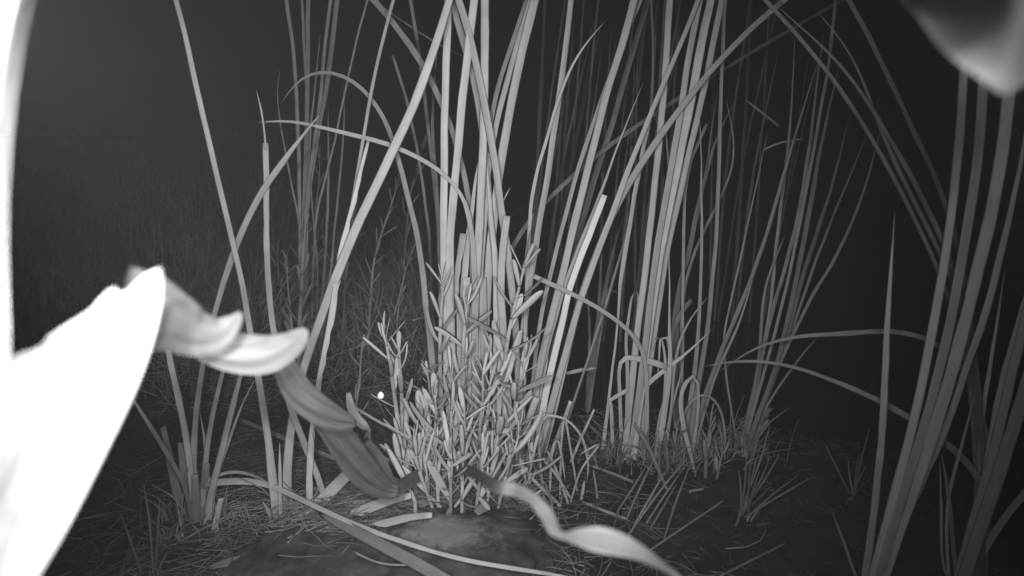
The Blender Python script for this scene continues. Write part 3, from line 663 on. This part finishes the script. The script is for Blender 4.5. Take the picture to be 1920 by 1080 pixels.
herb('dim leafy herb at the back left, below the thin clump, with a paddle-shaped tip', [(572, 435), (568, 480), (566, 540), (562, 600), (560, 690)], 1.3, 8, (36, 54), 24, mat='b', seed=41)
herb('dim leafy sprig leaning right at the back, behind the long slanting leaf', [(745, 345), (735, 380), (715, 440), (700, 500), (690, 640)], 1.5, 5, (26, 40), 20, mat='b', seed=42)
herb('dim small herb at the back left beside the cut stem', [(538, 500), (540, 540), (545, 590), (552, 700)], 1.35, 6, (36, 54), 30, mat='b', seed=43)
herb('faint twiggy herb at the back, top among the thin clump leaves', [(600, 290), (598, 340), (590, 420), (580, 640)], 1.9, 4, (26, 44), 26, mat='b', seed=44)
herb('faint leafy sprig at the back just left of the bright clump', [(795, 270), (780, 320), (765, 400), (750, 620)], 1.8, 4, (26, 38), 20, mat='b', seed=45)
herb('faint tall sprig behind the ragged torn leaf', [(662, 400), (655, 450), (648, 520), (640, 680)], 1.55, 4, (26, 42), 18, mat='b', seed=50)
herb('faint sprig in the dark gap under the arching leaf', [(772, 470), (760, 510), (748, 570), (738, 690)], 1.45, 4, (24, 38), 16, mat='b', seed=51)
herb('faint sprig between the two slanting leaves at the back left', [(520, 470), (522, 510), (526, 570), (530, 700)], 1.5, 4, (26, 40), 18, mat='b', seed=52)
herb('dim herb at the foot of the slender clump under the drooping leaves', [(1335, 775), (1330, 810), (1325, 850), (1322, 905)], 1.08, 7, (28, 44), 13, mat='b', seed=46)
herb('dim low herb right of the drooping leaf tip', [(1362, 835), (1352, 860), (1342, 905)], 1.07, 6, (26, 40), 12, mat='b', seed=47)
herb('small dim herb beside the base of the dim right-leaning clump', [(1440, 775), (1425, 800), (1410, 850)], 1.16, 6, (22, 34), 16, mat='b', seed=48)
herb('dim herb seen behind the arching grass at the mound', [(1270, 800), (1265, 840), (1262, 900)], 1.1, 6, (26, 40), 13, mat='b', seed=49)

# ------------------------------------------------------------------ grass and litter nobody could count
def strands(name, label, cat, gen, count, mat, seed):
    rnd = random.Random(seed); V = []; Fc = []
    for _ in range(count):
        pts, w0 = gen(rnd); n = len(pts); b0 = len(V)
        az = rnd.uniform(0, math.pi); S = Vector((math.cos(az), math.sin(az), 0))
        for i, p in enumerate(pts):
            ww = w0 * (1 - 0.8 * i / (n - 1))
            T = (pts[min(n - 1, i + 1)] - pts[max(0, i - 1)]).normalized()
            s = S - T * S.dot(T)
            s = s.normalized() if s.length > 0.05 else T.orthogonal().normalized()
            q = T.cross(s)
            V += [p + s * ww * 0.5, p - s * ww * 0.5 + q * ww * 0.1, p + q * ww * 0.4]
        for i in range(n - 1):
            for k in range(3):
                a, b_ = b0 + i * 3 + k, b0 + i * 3 + (k + 1) % 3
                Fc.append((a, b_, b_ + 3, a + 3))
    return tag(mesh_obj(name, V, Fc, mat), label, cat, kind='stuff')
def bank(rnd):
    while True:
        Y = 1.45 + 2.9 * rnd.random() ** 1.3; x = rnd.uniform(-1.05 * Y - 0.1, -0.11 * Y)
        if x < -0.05 and noise.noise(Vector((x * 3.1, Y * 2.3, 7))) + rnd.uniform(-0.25, 0.45) > 0: break
    z = ground_z(x, Y); h = rnd.uniform(0.10, 0.5) * (0.5 + 0.28 * Y) * (1 + 0.6 * noise.noise(Vector((x * 2.2, Y * 2, 1))))
    az = rnd.uniform(0, 6.28); ln = rnd.uniform(0.05, 0.9) * h; pts = []
    for i in range(5):
        t = i / 4; pts.append(Vector((x + math.cos(az) * ln * t * t + 0.1 * h * t, Y + math.sin(az) * ln * t * t, z + h * (t - 0.18 * t * t * rnd.uniform(0, 1)))))
    return pts, rnd.uniform(0.0012, 0.0032)
strands('bank_grass', 'dense fine dry grass covering the bank at the back left', 'grass', bank, 5200, M_GRASS, 1)
def litter(rnd):
    x = rnd.gauss(-0.24, 0.2); Y = rnd.uniform(0.72, 1.5)
    z = ground_z(x, Y) + rnd.uniform(0.0, 0.02); az = rnd.uniform(0, 6.28); ln = rnd.uniform(0.03, 0.14); c = rnd.uniform(-2, 2); up = rnd.uniform(0, 0.3) ** 1.5
    pts = []; p = Vector((x, Y, z))
    for i in range(5):
        pts.append(p.copy()); p += Vector((math.cos(az), math.sin(az), up - 0.12 * i * up)) * ln / 4; az += c / 4
    return pts, rnd.uniform(0.001, 0.0035)
strands('litter', 'tangled thin dead straw and roots lying on the ground', 'litter', litter, 4200, M_LITTER, 2)
def mat_(rnd):
    x = rnd.gauss(-0.26, 0.07); Y = rnd.gauss(0.895, 0.04)
    az = rnd.gauss(0.6, 0.7); ln = rnd.uniform(0.03, 0.09); p = Vector((x, Y, 0.025 + rnd.uniform(0.0, 0.03) * (1 - abs(x + 0.26) * 3))); c = rnd.uniform(-1, 1); pts = []
    for i in range(4):
        pts.append(p.copy()); p += Vector((math.cos(az), math.sin(az), rnd.uniform(-0.15, 0.15))) * ln / 3; az += c / 3
    return pts, rnd.uniform(0.0012, 0.004)
strands('straw_mat', 'pale matted straw piled between the front clump and the rock', 'straw', mat_, 900, M_LITTER, 3)

def tangle(rnd):
    Y = rnd.uniform(1.3, 2.1); x = rnd.uniform(-0.62 * Y, -0.13 * Y)
    z = ground_z(x, Y) + rnd.uniform(0.0, 0.30) * rnd.random(); az = rnd.choice((0.0, 3.14)) + rnd.gauss(0, 0.7); el = rnd.uniform(-0.2, 1.3)
    ln = rnd.uniform(0.06, 0.26); c = rnd.gauss(0, 0.6); p = Vector((x, Y, z)); pts = []
    for i in range(5):
        pts.append(p.copy()); p += Vector((math.cos(az) * math.cos(el), math.sin(az) * math.cos(el), math.sin(el))) * ln / 4; el -= c / 4
    return pts, rnd.uniform(0.0014, 0.004)
strands('straw_tangle', 'tangle of leaning dead straw behind the front clumps', 'straw', tangle, 1500, M_GRASS, 5)
def crumb(rnd):
    x = rnd.uniform(-0.75, 0.75); Y = rnd.uniform(0.7, 1.45)
    z = ground_z(x, Y) + rnd.uniform(-0.002, 0.008); az = rnd.uniform(0, 6.28); ln = rnd.uniform(0.006, 0.035); p = Vector((x, Y, z)); pts = []
    for i in range(3):
        pts.append(p.copy()); p += Vector((math.cos(az), math.sin(az), rnd.uniform(-0.2, 0.35))) * ln / 2; az += rnd.uniform(-0.5, 0.5)
    return pts, rnd.uniform(0.003, 0.011)
strands('soil_crumbs', 'crumbs of mud and rotten leaf scattered over the ground', 'litter', crumb, 2600, M_CRUMB, 8)
FEET = [(895, 905), (545, 985), (372, 980), (1000, 880), (1185, 858), (1292, 852), (1392, 848), (1145, 860), (1245, 870), (850, 905), (950, 900), (800, 955), (840, 965), (880, 968), (920, 968), (960, 965), (800, 955), (860, 968), (930, 968)]
FEET = [on_ground(*f) for f in FEET]
def feet(rnd):
    f = rnd.choice(FEET); x = f.x + rnd.gauss(0, 0.035); Y = f.y + rnd.gauss(0.0, 0.025)
    z = ground_z(x, Y) - 0.005; az = rnd.uniform(0, 6.28); ln = rnd.uniform(0.02, 0.13) * rnd.uniform(0.35, 1); out_ = rnd.uniform(0.1, 1.2); pts = []
    for i in range(4):
        t = i / 3; pts.append(Vector((x + math.cos(az) * ln * out_ * t * t, Y + math.sin(az) * ln * out_ * t * t, z + ln * (t - 0.3 * t * t * out_))))
    return pts, rnd.uniform(0.0015, 0.0085)
strands('dead_sheaths', 'short dead sheaths and shoots crowding the feet of the cattails', 'dead leaves', feet, 1700, M_LITTER, 6)

# ------------------------------------------------------------------ the small bright dot, a white bead in place of a glint
import bmesh
bm = bmesh.new(); bmesh.ops.create_uvsphere(bm, u_segments=14, v_segments=10, radius=0.0052)
for v in bm.verts: v.co.z *= 1.0 + (0.25 if v.co.z > 0 else 0.0) * (v.co.z / 0.0042)
me = bpy.data.meshes.new('glint_dot'); bm.to_mesh(me); bm.free(); me.materials.append(M_GLINT)
me.polygons.foreach_set('use_smooth', [True] * len(me.polygons))
o = bpy.data.objects.new('glint_dot', me); COL.objects.link(o); o.location = at(714, 742, 0.93)
tag(o, 'tiny round dot with its glint painted white, in the dark gap left of the leafy bunch', 'glint_dot')

# ------------------------------------------------------------------ leaves right in front of the lens
def sheet(name, label, cat, rows, mat, thick=0.0007):
    """rows: lists of world points of equal length; a closed, thin curved leaf"""
    R_, C_ = len(rows), len(rows[0]); V = []; UV = []; Fc = []
    def nrm(i, j):
        a = rows[min(R_ - 1, i + 1)][j] - rows[max(0, i - 1)][j]; b_ = rows[i][min(C_ - 1, j + 1)] - rows[i][max(0, j - 1)]
        n_ = a.cross(b_); return n_.normalized() if n_.length > 1e-12 else Vector((0, 1, 0))
    org = sum((p for r in rows for p in r), Vector()) / (R_ * C_)
    for sgn in (0.5, -0.5):
        for i in range(R_):
            for j in range(C_):
                V.append(rows[i][j] + nrm(i, j) * thick * sgn - org); UV.append((j / (C_ - 1), i / (R_ - 1)))
    o_ = R_ * C_
    for i in range(R_ - 1):
        for j in range(C_ - 1):
            a = i * C_ + j
            Fc.append((a, a + 1, a + C_ + 1, a + C_)); Fc.append((o_ + a, o_ + a + C_, o_ + a + C_ + 1, o_ + a + 1))
    for i in range(R_ - 1):
        for j in (0, C_ - 1):
            a, b_ = i * C_ + j, (i + 1) * C_ + j; Fc.append((a, b_, o_ + b_, o_ + a))
    for j in range(C_ - 1):
        for i in (0, R_ - 1):
            a, b_ = i * C_ + j, i * C_ + j + 1; Fc.append((a, b_, o_ + b_, o_ + a))
    ob = mesh_obj(name, V, Fc, mat, None, UV); ob.location = org
    return tag(ob, label, cat)

# torn leaf, bottom left
top = catmull(L('-130,705 -60,694 12,672 80,650 95,630 165,585 180,570 212,540 232,552 268,520 300,503'), 34)
right = catmull(L('303,505 306,525 303,575 285,650 250,745 190,870 130,990 75,1085 10,1200 -60,1340'), 26)
rows = []
for i, (rx, ry) in enumerate(right):
    row = []
    t = i / 25
    for j, (tx, ty) in enumerate(top):
        u = j / 33
        x = rx + (tx - 303) * (1 + 0.1 * t); y = ry + (ty - 505) * (1 - 0.4 * t)
        dY = 0.215 - 0.05 * (1 - u) + 0.02 * math.sin(u * 2.6) - 0.02 * t
        row.append(at(x, y, dY))
    rows.append(row)
sheet('torn_leaf', 'big overexposed white torn leaf right at the lens in the lower left', 'leaf', rows, M_NEAR)
# leaf edge, far left
edge = catmull(L('95,-160 70,-70 52,0 35,80 22,160 10,280 4,400 5,500 8,580 10,650 4,700 -30,760 -90,840 -170,920'), 26)
rows = []
for i, (ex, ey) in enumerate(edge):
    rows.append([at(ex - 130 * (1 - u), ey, 0.15 - 0.03 * math.sin(u * 3.0)) for u in [k / 8 for k in range(9)]])
sheet('leaf_blade', 'overexposed white leaf edge running up the far left border', 'leaf', rows, M_NEAR)

# the twisted brown leaf: a coiled strip, then a ribbon that comes back towards the lens
def ribbon_rows(spec, n, tilt0=0.0, tilt1=0.0, cup=0.5, wav=0.0):
    R_ = catmull(spec, n); rows = []
    for i, (x, y, wv, Yv) in enumerate(R_):
        a, b_ = R_[max(0, i - 1)], R_[min(n - 1, i + 1)]
        tx, ty = b_[0] - a[0], b_[1] - a[1]; l_ = math.hypot(tx, ty) + 1e-6; nx_, ny_ = -ty / l_, tx / l_
        tilt = tilt0 + (tilt1 - tilt0) * i / (n - 1); row = []
        for k in range(21):
            s = k / 20 - 0.5
            d = tilt * s - cup * (0.25 - s * s) + wav * 0.05 * math.sin(s * 14 + i * 0.15) + wav * 0.05 * noise.noise(Vector((s * 9 + i * 0.10, i * 0.06, Yv * 9)))
            row.append(at(x + nx_ * wv * s, y + ny_ * wv * s, Yv + d * wv * Yv / F))
        rows.append(row)
    return rows
lobes = [([(225, 570, 150, .27), (285, 588, 142, .285), (330, 606, 112, .30), (370, 624, 88, .315), (410, 624, 62, .325), (436, 606, 34, .33), (452, 586, 8, .335)], -0.5, 0.3),
         ([(350, 628, 50, .345), (400, 648, 70, .35), (450, 662, 76, .36), (500, 663, 72, .37), (540, 648, 52, .38), (563, 630, 34, .39), (574, 616, 8, .395)], -0.4, 0.4),
         ([(525, 660, 30, .43), (540, 700, 50, .45), (562, 738, 58, .48), (598, 768, 56, .51), (632, 786, 46, .54), (656, 792, 30, .56), (668, 794, 8, .57)], -0.3, 0.5),
         ([(590, 768, 36, .58), (622, 800, 54, .60), (648, 838, 60, .64), (672, 872, 62, .68), (700, 902, 52, .72), (728, 920, 34, .75), (748, 922, 20, .76)], 0.3, -0.3)]
tl = None
for spec, t0_, t1_ in lobes:
    rows = ribbon_rows(spec, 44, t0_, t1_, 0.8, 0.7 if spec[0][0] < 400 else 2.0)
    if tl is None: tl = sheet('twisted_leaf', 'long curled and twisted dry leaf hanging across the foreground, pale at both ends', 'leaf', rows, M_CURL)
    else:
        q = sheet('curl', None, None, rows, M_CURL); q.parent = tl; q.matrix_parent_inverse = Matrix.Translation(-tl.location)
rb = [(672, 830, 40, .72), (698, 868, 52, .76), (722, 905, 44, .78), (750, 912, 28, .80), (790, 888, 22, .90), (830, 872, 18, .95), (865, 878, 22, .88), (898, 892, 18, .66), (930, 912, 26, .41), (965, 918, 26, .37), (1000, 936, 22, .34),
      (1025, 965, 26, .32), (1040, 995, 22, .30), (1056, 1004, 12, .29), (1085, 1006, 30, .28), (1120, 1011, 46, .275), (1160, 1020, 42, .275), (1200, 1036, 28, .28), (1235, 1057, 17, .29), (1265, 1077, 10, .30), (1282, 1090, 4, .30)]
RB = catmull(rb, 70); rows = []
for i, (x, y, wv, Yv) in enumerate(RB):
    a, b_ = RB[max(0, i - 1)], RB[min(69, i + 1)]
    tx, ty = b_[0] - a[0], b_[1] - a[1]; l_ = math.hypot(tx, ty) + 1e-6; nx_, ny_ = -ty / l_, tx / l_
    tilt = 0.5 * math.sin(i * 0.16)
    rows.append([at(x + nx_ * wv * s, y + ny_ * wv * s, Yv + tilt * s * wv * Yv / F - 0.35 * (0.25 - s * s) * wv * Yv / F) for s in (-0.5, -0.33, -0.17, 0, 0.17, 0.33, 0.5)])
rbn = sheet('ribbon', None, None, rows, M_CURL)
rbn.parent = tl; rbn.matrix_parent_inverse = Matrix.Translation(-tl.location)
# small curled leaf beside it
cl = catmull([(653, 736, 8, .80), (658, 760, 15, .80), (668, 782, 17, .80), (684, 799, 15, .80), (692, 806, 6, .81), (689, 820, 13, .82), (690, 845, 15, .83), (703, 868, 14, .84), (718, 884, 8, .85)], 34); rows = []
for i, (x, y, wv, Yv) in enumerate(cl):
    a, b_ = cl[max(0, i - 1)], cl[min(33, i + 1)]
    tx, ty = b_[0] - a[0], b_[1] - a[1]; l_ = math.hypot(tx, ty) + 1e-6; nx_, ny_ = -ty / l_, tx / l_
    rows.append([at(x + nx_ * wv * s, y + ny_ * wv * s, Yv - 0.6 * (0.25 - s * s) * wv * Yv / F) for s in (-0.5, -0.25, 0, 0.25, 0.5)])
sheet('curled_leaf', 'small pale curled leaf sliver hanging beside the twisted brown leaf', 'leaf', rows, M_DULL)

# blurred leaf in the upper right corner
el = catmull(L('1600,-110 1690,0 1725,35 1762,85 1800,120 1840,150 1878,178 1900,168 1925,150 1990,60'), 30); rows = []
for i in range(26):
    v = (i / 25) ** 1.4; row = []
    for j, (ex, ey) in enumerate(el):
        u = j / 29; cx, cy = 2060, -900
        x = ex + (cx - ex) * v; y = ey + (cy - ey) * v
        row.append(at(x, y, 0.21 + 0.015 * math.sin(u * 7) * (1 - v) - 0.10 * sm(0, 0.4, v)))
    rows.append(row)
sheet('blurred_leaf', 'out-of-focus grey leaf hanging into the upper right corner close to the lens', 'leaf', rows, M_DARK)

# ------------------------------------------------------------------ added thin volume that stands in for lens glare
hz = bpy.data.materials.new('glare_haze'); hz.use_nodes = True
t_ = hz.node_tree; t_.nodes.clear()
o_ = t_.nodes.new('ShaderNodeOutputMaterial'); pv = t_.nodes.new('ShaderNodeVolumePrincipled')
pv.inputs['Color'].default_value = grey(0.9); pv.inputs['Density'].default_value = 0.009
t_.links.new(pv.outputs[0], o_.inputs['Volume'])
X0, X1, Y0, Y1, Z0, Z1 = -110, 110, -20, 150, -1.3, 4.5
V = [(x, y, z) for z in (Z0, Z1) for y in (Y0, Y1) for x in (X0, X1)]
h = mesh_obj('glare_haze', V, [(0, 2, 3, 1), (4, 5, 7, 6), (0, 1, 5, 4), (2, 6, 7, 3), (0, 4, 6, 2), (1, 3, 7, 5)], hz, smooth=False)
tag(h, 'added thin volume lit by the lamps, standing in for lens glare', kind='stuff')
